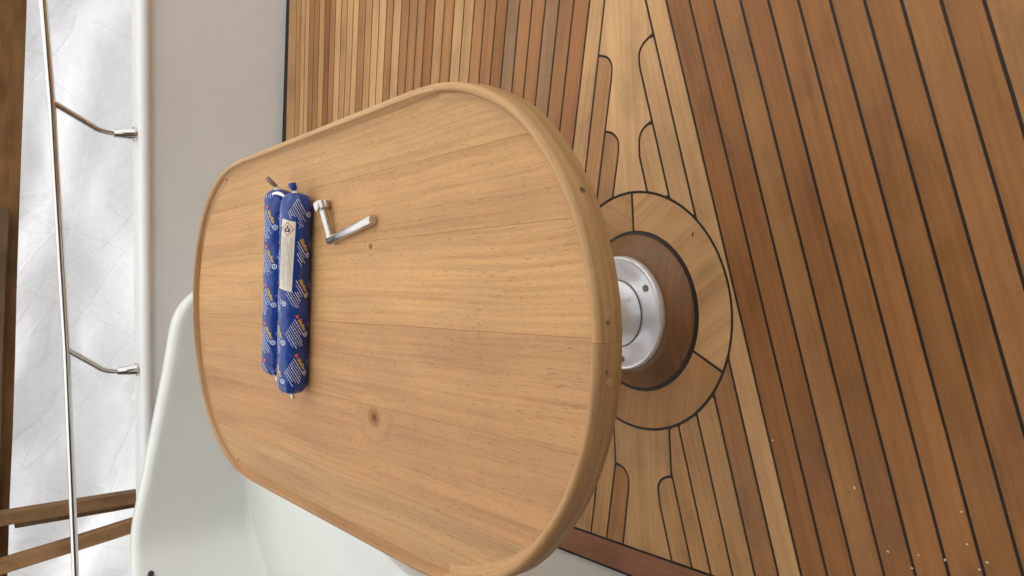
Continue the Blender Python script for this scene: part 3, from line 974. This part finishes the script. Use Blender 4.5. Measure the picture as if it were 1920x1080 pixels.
ped = lathe('column', [(0.0612, 0.050), (0.0612, 0.20), (0.0560, 0.202), (0.0560, 0.560), (0.10, 0.566), (0.12, 0.5705), (0.12, 0.588)], M['alu'], table, (0, 0, 0), 64)
lathe('grime_ring', [(0.0625, 0.0495), (0.0632, 0.0502), (0.0625, 0.0508), (0.0610, 0.0512), (0.060, 0.0495)], M['grime'], ped, (0, 0, 0), 64)
fl = lathe('flange', [(0.1055, 0.034), (0.1062, 0.040), (0.1058, 0.0445), (0.1035, 0.0478), (0.100, 0.0487), (0.097, 0.0480), (0.0955, 0.0476), (0.080, 0.0482), (0.0625, 0.0490), (0.060, 0.0492)], M['alu'], table, (0, 0, 0), 96)
for k in range(3):
    a = R(-58 + 120 * k)
    sc = lathe('screw', [(0.0066, 0.0470), (0.0066, 0.0490), (0.0060, 0.0492), (0.0048, 0.0486), (0.0040, 0.0488), (0.0034, 0.0490), (0.0016, 0.0490), (0.0014, 0.0480), (0.0004, 0.0480)], M['dark_metal'], fl, (0.086 * math.cos(a), 0.086 * math.sin(a), 0), 20)
bs = lathe('base_block', [(0.1456, -0.006), (0.1454, 0.003), (0.1442, 0.0055), (0.1405, 0.0085), (0.1300, 0.0180), (0.1200, 0.0275), (0.1150, 0.0318), (0.1110, 0.0345), (0.108, 0.0352), (0.09, 0.0352)], M['base_wood'], table, (0, 0, 0), 96, 50)
bs.color = (0.185, 0.084, 0.026, 1)
tag(table, 'pale teak cockpit table with raised rim on a silver pedestal', 'table')


# ------------------------------------------------------------------ sealant sausages
def text_mesh(body, size, bold=0.02, shear=0.2):
    cu = bpy.data.curves.new('txt', 'FONT')
    cu.body = body; cu.size = size; cu.offset = bold * size; cu.shear = shear; cu.resolution_u = 2
    ob = bpy.data.objects.new('txt', cu); col.objects.link(ob)
    bpy.context.view_layer.update()
    me = bpy.data.meshes.new_from_object(ob.evaluated_get(bpy.context.evaluated_depsgraph_get()))
    bpy.data.objects.remove(ob); bpy.data.curves.remove(cu)
    v = [(p.co.x, p.co.y) for p in me.vertices]; f = [list(p.vertices) for p in me.polygons]
    bpy.data.meshes.remove(me)
    return v, f


TXT = text_mesh('Sikaflex', 0.0072, 0.028, 0.15)
TW = max(p[0] for p in TXT[0])


class Sausage:
    def __init__(s, name, A, B, rad, seed, label, bend):
        s.A, s.B = Vector(A), Vector(B); s.L = (s.B - s.A).length; s.R = rad; s.seed = seed
        s.ex = (s.B - s.A).normalized(); s.ez = Vector((0, 0, 1)); s.ey = s.ez.cross(s.ex); s.bend = bend
        # theta grows from the top towards the camera (-Y)
        if s.ey.y > 0: s.ey = -s.ey
        s.root = empty(name, (s.A + s.B) / 2 - Vector((0, 0, rad)))
        bpy.context.view_layer.update()
        tag(s.root, label, 'sealant tube', 'sealant sausages lying on the table')

    def pt(s, a, th, off=0.0):
        """a: metres from the top end, th: radians from the top towards the viewer"""
        L, R_ = s.L, s.R
        e = min(a, L - a)
        re = 0.021
        k = 1.0 if e >= re else math.sqrt(max(0.0, 1 - ((re - e) / re) ** 2)) ** 0.85
        k = max(k, 0.10)
        pl_ = 0.07 * math.exp(-(max(e, 0) / 0.013) ** 2) * math.sin(9 * th + s.seed) + 0.03 * math.exp(-(e / 0.03) ** 2) * math.sin(5 * th + 2 * s.seed)
        wr = 0.030 * noise.noise((a * 22 + s.seed * 7, math.cos(th) * 0.9, math.sin(th) * 0.9)) + 0.022 * noise.noise((a * 75 + s.seed, math.cos(th) * 2.5, math.sin(th) * 2.5))
        dent = -0.045 * math.exp(-((a - L * 0.52 - 0.004 * math.sin(th * 2)) / 0.0035) ** 2) - 0.02 * math.exp(-((a - L * 0.77) / 0.003) ** 2)
        r = R_ * k * (1 + pl_ + wr + dent) + off
        y = math.sin(th) * r; z = math.cos(th) * r
        if z < -R_ * 0.94: z = -R_ * 0.94
        b = s.bend * (1 - (2 * a / L - 1) ** 2)
        return s.A + s.ex * a + s.ey * (y + b) + s.ez * z

    def add(s, name, verts, faces, mat, parent=None, smooth=True):
        o = mesh_obj(name, verts, faces, mat, None, smooth)
        par = parent or s.root
        o.parent = par
        o.matrix_parent_inverse = par.matrix_world.inverted()
        return o

    def body(s):
        na, nt_ = 120, 56
        v, f = [], []
        for i in range(na + 1):
            t = i / na
            a = s.L * (0.5 - 0.5 * math.cos(math.pi * t)) * 0.7 + s.L * t * 0.3
            for k in range(nt_): v.append(s.pt(a, 2 * math.pi * k / nt_))
        for i in range(na):
            for k in range(nt_): f.append([i * nt_ + k, i * nt_ + (k + 1) % nt_, (i + 1) * nt_ + (k + 1) % nt_, (i + 1) * nt_ + k])
        f.append(list(range(nt_))); f.append([na * nt_ + k for k in range(nt_)])
        s.skin = s.add('foil_skin', v, f, M['blue'])
        bpy.context.view_layer.update()

    def decal(s, name, polys, mat, off=0.00035, parent=None):
        """polys: list of (verts[(a, b)], faces); b in metres round the girth, 0 where the viewer looks"""
        v, f = [], []
        for pv, pf in polys:
            base = len(v)
            for a, b in pv: v.append(s.pt(min(max(a, 0.0), s.L), b / s.R + R(69), off))
            for q in pf: f.append([base + i for i in q])
        me_o = s.add(name, v, f, mat, parent or s.skin)
        bm = bmesh.new(); bm.from_mesh(me_o.data)     # all faces outward
        for fc in bm.faces:
            c_ = fc.calc_center_median(); w = me_o.matrix_world @ c_
            ax = s.A + s.ex * (w - s.A).dot(s.ex)
            if fc.normal.dot(w - ax) < 0: fc.normal_flip()
        bm.to_mesh(me_o.data); bm.free()
        return me_o


def print_cells(S, a_off, cols, skip=None):
    yel, ora, whi = [], [], []
    dirA = R(60)                             # text runs 60 degrees down the sausage
    u = Vector((math.sin(dirA), math.cos(dirA)))     # (a, b) along the text
    w = Vector((-math.cos(dirA), math.sin(dirA)))    # (a, b) towards the letters' tops
    step = 0.0625
    rnd = random.Random(5)
    for ci, (b0, ash) in enumerate(cols):
        k = -2
        while True:
            a0 = a_off + ash + k * step; k += 1
            if a0 > S.L: break
            o = Vector((a0, b0))
            def P(x, y): q = o + u * x + w * y; return (q.x, q.y)
            def ok(pts): return all(0.006 < a < S.L - 0.006 for a, b in pts) and not (skip and any(skip(a, b) for a, b in pts))
            tri = [P(-0.0075, -0.0005), P(-0.0012, 0.0008), P(-0.0055, 0.0058)]
            if ok(tri): ora.append((tri, [[0, 1, 2]]))
            tv = [P(x + 0.0002, y) for x, y in TXT[0]]
            if ok(tv): yel.append((tv, TXT[1]))
            # lines of small print below the name
            for r in range(8):
                y = -0.0040 - r * 0.0033
                x = -0.003 + 0.0018 * r + (0.006 if r > 7 else 0)
                end = x + 0.036 - 0.0018 * abs(r - 3) + rnd.uniform(-0.010, 0.003)
                th = 0.0008 if r % 3 else 0.0011
                while x < end:
                    l = min(rnd.uniform(0.0015, 0.006), end - x)
                    n = 3
                    vs = []
                    for q in range(n + 1):
                        vs.append(P(x + l * q / n, y)); vs.append(P(x + l * q / n, y + th))
                    if ok(vs): whi.append((vs, [[2 * q, 2 * q + 2, 2 * q + 3, 2 * q + 1] for q in range(n)]))
                    x += l + rnd.uniform(0.0004, 0.0009)
            # round emblem
            cc = o + u * (TW + 0.0062) + w * (0.0005)
            for r0, r1 in ((0.0028, 0.0042), (0.0, 0.0013)):
                vs = []
                for q in range(20):
                    t = 2 * math.pi * q / 20
                    vs.append((cc.x + r0 * math.cos(t), cc.y + r0 * math.sin(t))); vs.append((cc.x + r1 * math.cos(t), cc.y + r1 * math.sin(t)))
                fs_ = [[2 * q, 2 * ((q + 1) % 20), 2 * ((q + 1) % 20) + 1, 2 * q + 1] for q in range(20)]
                if r0 == 0.0: vs = vs[1::2]; fs_ = [list(range(20))]
                if ok(vs): whi.append((vs, fs_))
    for nm, pol, mt in (('small_print', whi, 'white_print'), ('yellow_lettering', yel, 'yellow'), ('orange_triangles', ora, 'orange')):
        tag(S.decal(nm, pol, M[mt], 0.0003 if nm == 'small_print' else 0.0005), kind='stuff')


def tail(S, end, name, mat, pts, rads, flat=0.5):
    base = S.A if end == 0 else S.B
    sgn = -1 if end == 0 else 1
    path = [base + S.ex * (sgn * p[0]) + S.ey * p[1] + S.ez * p[2] for p in pts]
    o = tube(name, path, rads, mat, None, 12)
    o.parent = S.root; o.matrix_parent_inverse = S.root.matrix_world.inverted()
    return o


RS = 0.0238
S1 = Sausage('sealant_sausage', (0.122, 1.2185, ZT + RS * 0.95), (-0.190, 1.2875, ZT + RS * 0.95), RS, 1.3, 'blue sealant sausage with cream hazard label, the nearer of the pair', -0.001)
S1.body()
lab = lambda a, b: 0.0375 < a < 0.1475 and -0.0245 + (a - 0.038) * -0.03 < b < 0.0015
print_cells(S1, 0.006, [(0.0055, 0.0), (-0.0318, 0.0135), (0.0428, -0.0135), (0.080, 0.02)], lab)
# label, slightly askew
LB0, LB1, LW0, LW1 = 0.0385, 0.1465, -0.0235, -0.0005
def LP(s, t): return (LB0 + (LB1 - LB0) * s + 0.003 * t, LW0 + (LW1 - LW0) * t - 0.0035 * s)
gn, gm = 28, 8
lv = [LP(i / gn, j / gm) for i in range(gn + 1) for j in range(gm + 1)]
lf = [[i * (gm + 1) + j, (i + 1) * (gm + 1) + j, (i + 1) * (gm + 1) + j + 1, i * (gm + 1) + j + 1] for i in range(gn) for j in range(gm)]
label = S1.decal('paper_label', [(lv, lf)], M['paper'], 0.0007, S1.root)
bpy.context.view_layer.update()
cs, ct = 0.125, 0.47
dia = []
def DP(x, y):  # metres in the label frame
    return (LB0 + (LB1 - LB0) * cs + x + 0.003 * ct, LW0 + (LW1 - LW0) * ct + y - 0.0035 * cs)
outer = [(-0.0112, 0), (0, 0.0105), (0.0112, 0), (0, -0.0105)]
red = []
for i in range(4):
    p, q = outer[i], outer[(i + 1) % 4]
    for k in range(4):
        a = [p[j] + (q[j] - p[j]) * k / 4 for j in (0, 1)]; b = [p[j] + (q[j] - p[j]) * (k + 1) / 4 for j in (0, 1)]
        red.append(([DP(*a), DP(*b), DP(b[0] * 0.86, b[1] * 0.86), DP(a[0] * 0.86, a[1] * 0.86)], [[0, 1, 2, 3]]))
S1.decal('hazard_diamond', red, M['red'], 0.0010, label)
# figure with burst: head, shoulders and a white star
def disc(x, y, r, n=14): return ([DP(x + r * math.cos(2 * math.pi * k / n), y + r * math.sin(2 * math.pi * k / n)) for k in range(n)], [list(range(n))])
fig = [disc(-0.0036, 0.0002, 0.0017), ([DP(-0.0014, -0.0042), DP(-0.0014, 0.0042), DP(0.0028, 0.0046), DP(0.0046, 0.003), DP(0.0046, -0.003), DP(0.0028, -0.0046)], [[0, 1, 2, 3, 4, 5]])]
S1.decal('hazard_figure', fig, M['black'], 0.0010, label)
st = [DP(0.0012 + (0.0028 if k % 2 == 0 else 0.0011) * math.cos(math.pi * k / 6), (0.0028 if k % 2 == 0 else 0.0011) * math.sin(math.pi * k / 6)) for k in range(12)]
S1.decal('hazard_star', [([DP(0.0012, 0)] + st, [[0, 1 + k, 1 + (k + 1) % 12] for k in range(12)])], M['paper'], 0.0013, label)
rnd = random.Random(3)
lines = []
for r in range(9):
    t0 = 0.10 + r * 0.092
    s = 0.245 + (0.04 if r in (5,) else 0) + (0.10 if r in (6,) else 0)
    end = 0.955 - rnd.choice([0, 0, 0.02, 0.1, 0.3])
    while s < end:
        l = min(rnd.uniform(0.01, 0.05), end - s)
        if r not in (5,) or rnd.random() < 0.4:
            lines.append(([LP(s, t0), LP(s + l, t0), LP(s + l, t0 + 0.025), LP(s, t0 + 0.025)], [[0, 1, 2, 3]]))
        s += l + 0.008
S1.decal('label_print', lines, M['grey_print'], 0.0010, label)
tail(S1, 0, 'clip', M['clip'], [(-0.003, 0.0, 0.002), (0.003, 0.0, 0.003)], [0.0050, 0.0042])
tail(S1, 0, 'foil_tail', M['blue'], [(0.003, 0, 0.003), (0.006, -0.001, 0.004), (0.010, -0.003, 0.006), (0.0135, -0.004, 0.0065)], [0.003, 0.0048, 0.0062, 0.0058])
tail(S1, 1, 'clip', M['clip'], [(-0.002, 0.0, 0.0), (0.003, 0.0, 0.0)], [0.0042, 0.0036])
tail(S1, 1, 'foil_tail', M['foil'], [(0.003, 0, 0), (0.006, 0.001, -0.001), (0.009, 0.001, -0.003)], [0.0025, 0.0035, 0.0030])

S2 = Sausage('sealant_sausage', (0.134, 1.2860, ZT + RS * 0.95), (-0.166, 1.3525, ZT + RS * 0.95), RS, 4.1, 'blue sealant sausage without a label, lying behind the other one', 0.0005)
S2.body()
print_cells(S2, 0.033, [(-0.0215, 0.0), (-0.0588, 0.0135), (0.0158, -0.0135), (0.053, 0.02)])
tail(S2, 0, 'clip', M['clip'], [(-0.003, 0.0, 0.004), (0.0035, 0.0, 0.006)], [0.0050, 0.0040])
tail(S2, 0, 'foil_tail', M['dark_metal'], [(0.0035, 0, 0.006), (0.008, -0.003, 0.011), (0.013, -0.006, 0.016), (0.017, -0.009, 0.018)], [0.0028, 0.0038, 0.0042, 0.0030])
tail(S2, 0, 'foil_strip', M['foil'], [(-0.006, 0.012, 0.016), (-0.004, 0.019, 0.012), (-0.0055, 0.025, 0.007), (-0.009, 0.030, 0.003)], [0.0018, 0.0030, 0.0032, 0.0018])
tail(S2, 1, 'clip', M['clip'], [(-0.002, 0.0, 0.0), (0.003, 0.0, 0.0)], [0.0042, 0.0036])
tail(S2, 1, 'foil_tail', M['foil'], [(0.003, 0, 0), (0.006, 0.001, -0.001), (0.0085, 0.002, -0.003)], [0.0025, 0.0035, 0.0030])

# ------------------------------------------------------------------ crank handle
RT = 0.0060
zc_ = ZT + RT + 0.0004
elbow = Vector((0.0455, 1.140, zc_)); knob = Vector((0.1045, 1.1545, zc_ + 0.0068)); tip = Vector((0.0655, 1.003, zc_))
hd = empty('crank_handle', (elbow.x, elbow.y, ZT))
bpy.context.view_layer.update()
def WH(o):
    o.parent = hd; o.matrix_parent_inverse = hd.matrix_world.inverted(); return o
dA = (knob - elbow).normalized(); dB = (tip - elbow).normalized()
WH(tube('short_arm', [elbow - dA * 0.002, elbow + dA * 0.046], RT * 0.92, M['steel_satin'], None, 28))
WH(tube('long_arm', [elbow - dB * RT * 0.9, elbow - dB * (RT * 0.9 - 0.0006), tip - dB * 0.0006, tip], [RT * 1.0, RT * 1.08, RT * 1.08, RT * 1.0], M['steel_satin'], None, 28))
kv, kf = [], []
ka = dA; kx = ka.cross(Vector((0, 0, 1))).normalized(); kz = kx.cross(ka)
kn = 64
for (h, rr_) in ((0.046, 0.0062), (0.0462, 0.0102), (0.0475, 0.0114), (0.0575, 0.0118), (0.0590, 0.0106), (0.0592, 0.007)):
    for k in range(kn):
        t = 2 * math.pi * k / kn
        r = rr_ * (1 - (0.11 * max(0, math.cos(8 * t)) ** 2 if rr_ > 0.009 else 0))
        kv.append(elbow + ka * h + (kx * math.cos(t) + kz * math.sin(t)) * r)
for i in range(5):
    for k in range(kn): kf.append([i * kn + k, i * kn + (k + 1) % kn, (i + 1) * kn + (k + 1) % kn, (i + 1) * kn + k])
kf.append(list(range(kn))[::-1]); kf.append([5 * kn + k for k in range(kn)])
WH(smooth_by_angle(mesh_obj('knob', kv, kf, M['steel_satin']), 40))
tag(hd, 'steel L-shaped crank handle with fluted knob lying on the table', 'handle')

# ------------------------------------------------------------------ pale crumbs on the near planks
for i, (x, y) in enumerate([(-0.309, 0.851), (-0.36, 0.709), (-0.443, 0.66), (-0.437, 0.615), (-0.458, 0.625), (-0.434, 0.578), (-0.363, 0.554), (-0.405, 0.548), (-0.423, 0.523), (-0.435, 0.533)]):
    r = random.uniform(0.0008, 0.0015)
    bm = bmesh.new()
    bmesh.ops.create_icosphere(bm, subdivisions=2, radius=r)
    a = random.uniform(0, 3.1)
    for v_ in bm.verts:
        k = 1 + 0.35 * noise.noise(v_.co * 900 + Vector((i * 3, 0, 0)))
        v_.co = Vector((v_.co.x * k * 1.6, v_.co.y * k, v_.co.z * k * 0.7))
    bm.transform(Matrix.Rotation(a, 4, 'Z'))
    me = bpy.data.meshes.new('crumb'); bm.to_mesh(me); bm.free()
    me.materials.append(M['chip'])
    o = link(bpy.data.objects.new('crumb', me)); o.location = (x, y, r * 0.62)
    tag(o, 'tiny pale crumb of debris lying on the dark near deck planks', 'crumb', 'pale crumbs scattered on the deck')

# ------------------------------------------------------------------ tarpaulin and timbers behind
def sheet(name, P0, U, V, nu, nv, nrm, label, mat='tarp', amp=1.0):
    P0, U, V, nrm = Vector(P0), Vector(U), Vector(V), Vector(nrm)
    tv, tf = [], []
    for j in range(nv + 1):
        for i in range(nu + 1):
            p = P0 + U * (i / nu) + V * (j / nv)
            a, b = (U.length * i / nu), (V.length * j / nv)
            d = 0.10 * noise.noise((a * 0.7, b * 0.9, 3 + P0.x)) + 0.05 * noise.noise((a * 2.2 + b * 1.5, b * 2.0 - a, 7)) + 0.030 * noise.noise((a * 1.6 + b * 5, a * 0.9 - b * 0.3, 1)) + 0.009 * noise.noise((a * 3 - b * 9, a * 2.0, 5)) + 0.008 * noise.noise((a * 9, b * 7, 2))
            tv.append(p + nrm * d * amp)
    for j in range(nv):
        for i in range(nu):
            a = j * (nu + 1) + i
            tf.append([a, a + 1, a + nu + 2, a + nu + 1])
    return tag(mesh_obj(name, tv, tf, M[mat], smooth=True), label, 'tarpaulin')


sheet('tarpaulin', (-4.5, 4.75, -1.7), (9, 0, 0), (0, 0, 4.2), 150, 90, (0, 1, 0), 'white woven tarpaulin sheet hanging behind the handrail')
sheet('tarpaulin', (-4.6, 4.9, 2.45), (9.2, 0, 0), (0, -5.0, 1.3), 60, 40, (0, 0, 1), 'sloping white tarpaulin roof sheet over the far half of the boat')
M['shed_roof'] = plain('dark_roof_boards', (0.10, 0.07, 0.045), 0.8, var=0.3, vscale=2)  # opaque boards added out of view, keeping light off the near left
rf = None
for k in range(19):
    y0, y1 = 0.55 - 0.285 * k, 0.55 - 0.285 * k - 0.28
    zf = lambda y: 3.77 - 0.265 * abs(y + 0.1)
    v = [(x, y, zf(y) + dz) for dz in (-0.07, -0.04) for x, y in ((-4.6, y0), (-0.75, y0), (-0.75, y1), (-4.6, y1))]
    o = mesh_obj('shed_roof' if k == 0 else 'roof_board', v, [[0, 3, 2, 1], [4, 5, 6, 7], [0, 1, 5, 4], [1, 2, 6, 5], [2, 3, 7, 6], [3, 0, 4, 7]], M['shed_roof'])
    if k == 0: rf = tag(o, 'dark boarded shed roof over the near left corner of the boat', 'roof')
    else: o.parent = rf
sheet('tarpaulin', (-0.74, -0.1, 3.75), (5.34, 0, 0), (0, -4.9, -1.3), 60, 40, (0, 0, 1), 'sloping white tarpaulin roof sheet over the near half of the boat')
sheet('tarpaulin', (4.55, 4.9, -1.7), (0, -9.8, 0), (0, 0, 4.3), 60, 40, (1, 0, 0), 'white tarpaulin end sheet to the right of the boat')
M['shed'] = plain('dark_shed_boards', (0.10, 0.07, 0.045), 0.8, var=0.3, vscale=2)  # for two unseen walls added so the deck falls darker near and left


def board_wall(name, a, b, z0, n, h, label):
    a, b = Vector(a), Vector(b)
    t = (b - a).normalized(); nn = Vector((-t.y, t.x, 0)) * 0.03
    root = None
    for k in range(n):
        o_ = nn * (0.2 * (k % 2))
        q = [a + o_, b + o_, b + nn + o_, a + nn + o_]
        v = [(p.x, p.y, z) for z in (z0 + h * k, z0 + h * k + h - 0.01) for p in q]
        o = mesh_obj(name if k == 0 else 'wall_board', v, [[0, 3, 2, 1], [4, 5, 6, 7], [0, 1, 5, 4], [1, 2, 6, 5], [2, 3, 7, 6], [3, 0, 4, 7]], M['shed'])
        if k == 0: root = tag(o, label, 'wall')
        else: o.parent = root


board_wall('shed_wall', (-4.5, -4.8, 0), (4.5, -4.8, 0), -1.7, 20, 0.21, 'dark boarded shed wall behind the viewer')
board_wall('shed_wall', (-3.2, 3.4, 0), (-3.2, -4.7, 0), -1.7, 20, 0.21, 'dark boarded shed wall to the left of the boat')

tb = beam('timber_beam', (-2.8, 4.42, 1.14), (2.8, 4.42, 0.641), 0.36, 0.05, M['timber'], (0.20, 0.098, 0.036), seed=3)
tag(tb, 'wide brown timber plank crossing in front of the top of the tarpaulin', 'timber', 'shelter timbers')
tb = beam('timber_beam', (-2.6, 4.355, 1.065), (0.36, 4.355, 0.795), 0.14, 0.035, M['timber'], (0.17, 0.105, 0.055), seed=8)
tag(tb, 'short greyish board fixed over the face of the wide plank', 'timber', 'shelter timbers')
tb = beam('timber_post', (-1.075, 4.25, -1.7), (-0.975, 4.25, 1.5), 0.055, 0.08, M['timber'], (0.24, 0.135, 0.062), seed=12)
tag(tb, 'brown timber post standing nearly upright by the left end of the handrail', 'timber', 'shelter timbers')
tb = beam('timber_batten', (-1.11, 4.315, -1.7), (-1.038, 4.315, 0.79), 0.05, 0.035, M['timber'], (0.20, 0.125, 0.065), seed=15)
tag(tb, 'short dark batten fixed behind the upright timber post, ending below the plank', 'timber', 'shelter timbers')
tb = beam('timber_brace', (-0.90, 4.17, -1.7), (-1.25, 4.17, 1.5), 0.055, 0.07, M['timber'], (0.34, 0.19, 0.085), seed=21)
tag(tb, 'lighter orange timber brace leaning away from the upright post', 'timber', 'shelter timbers')
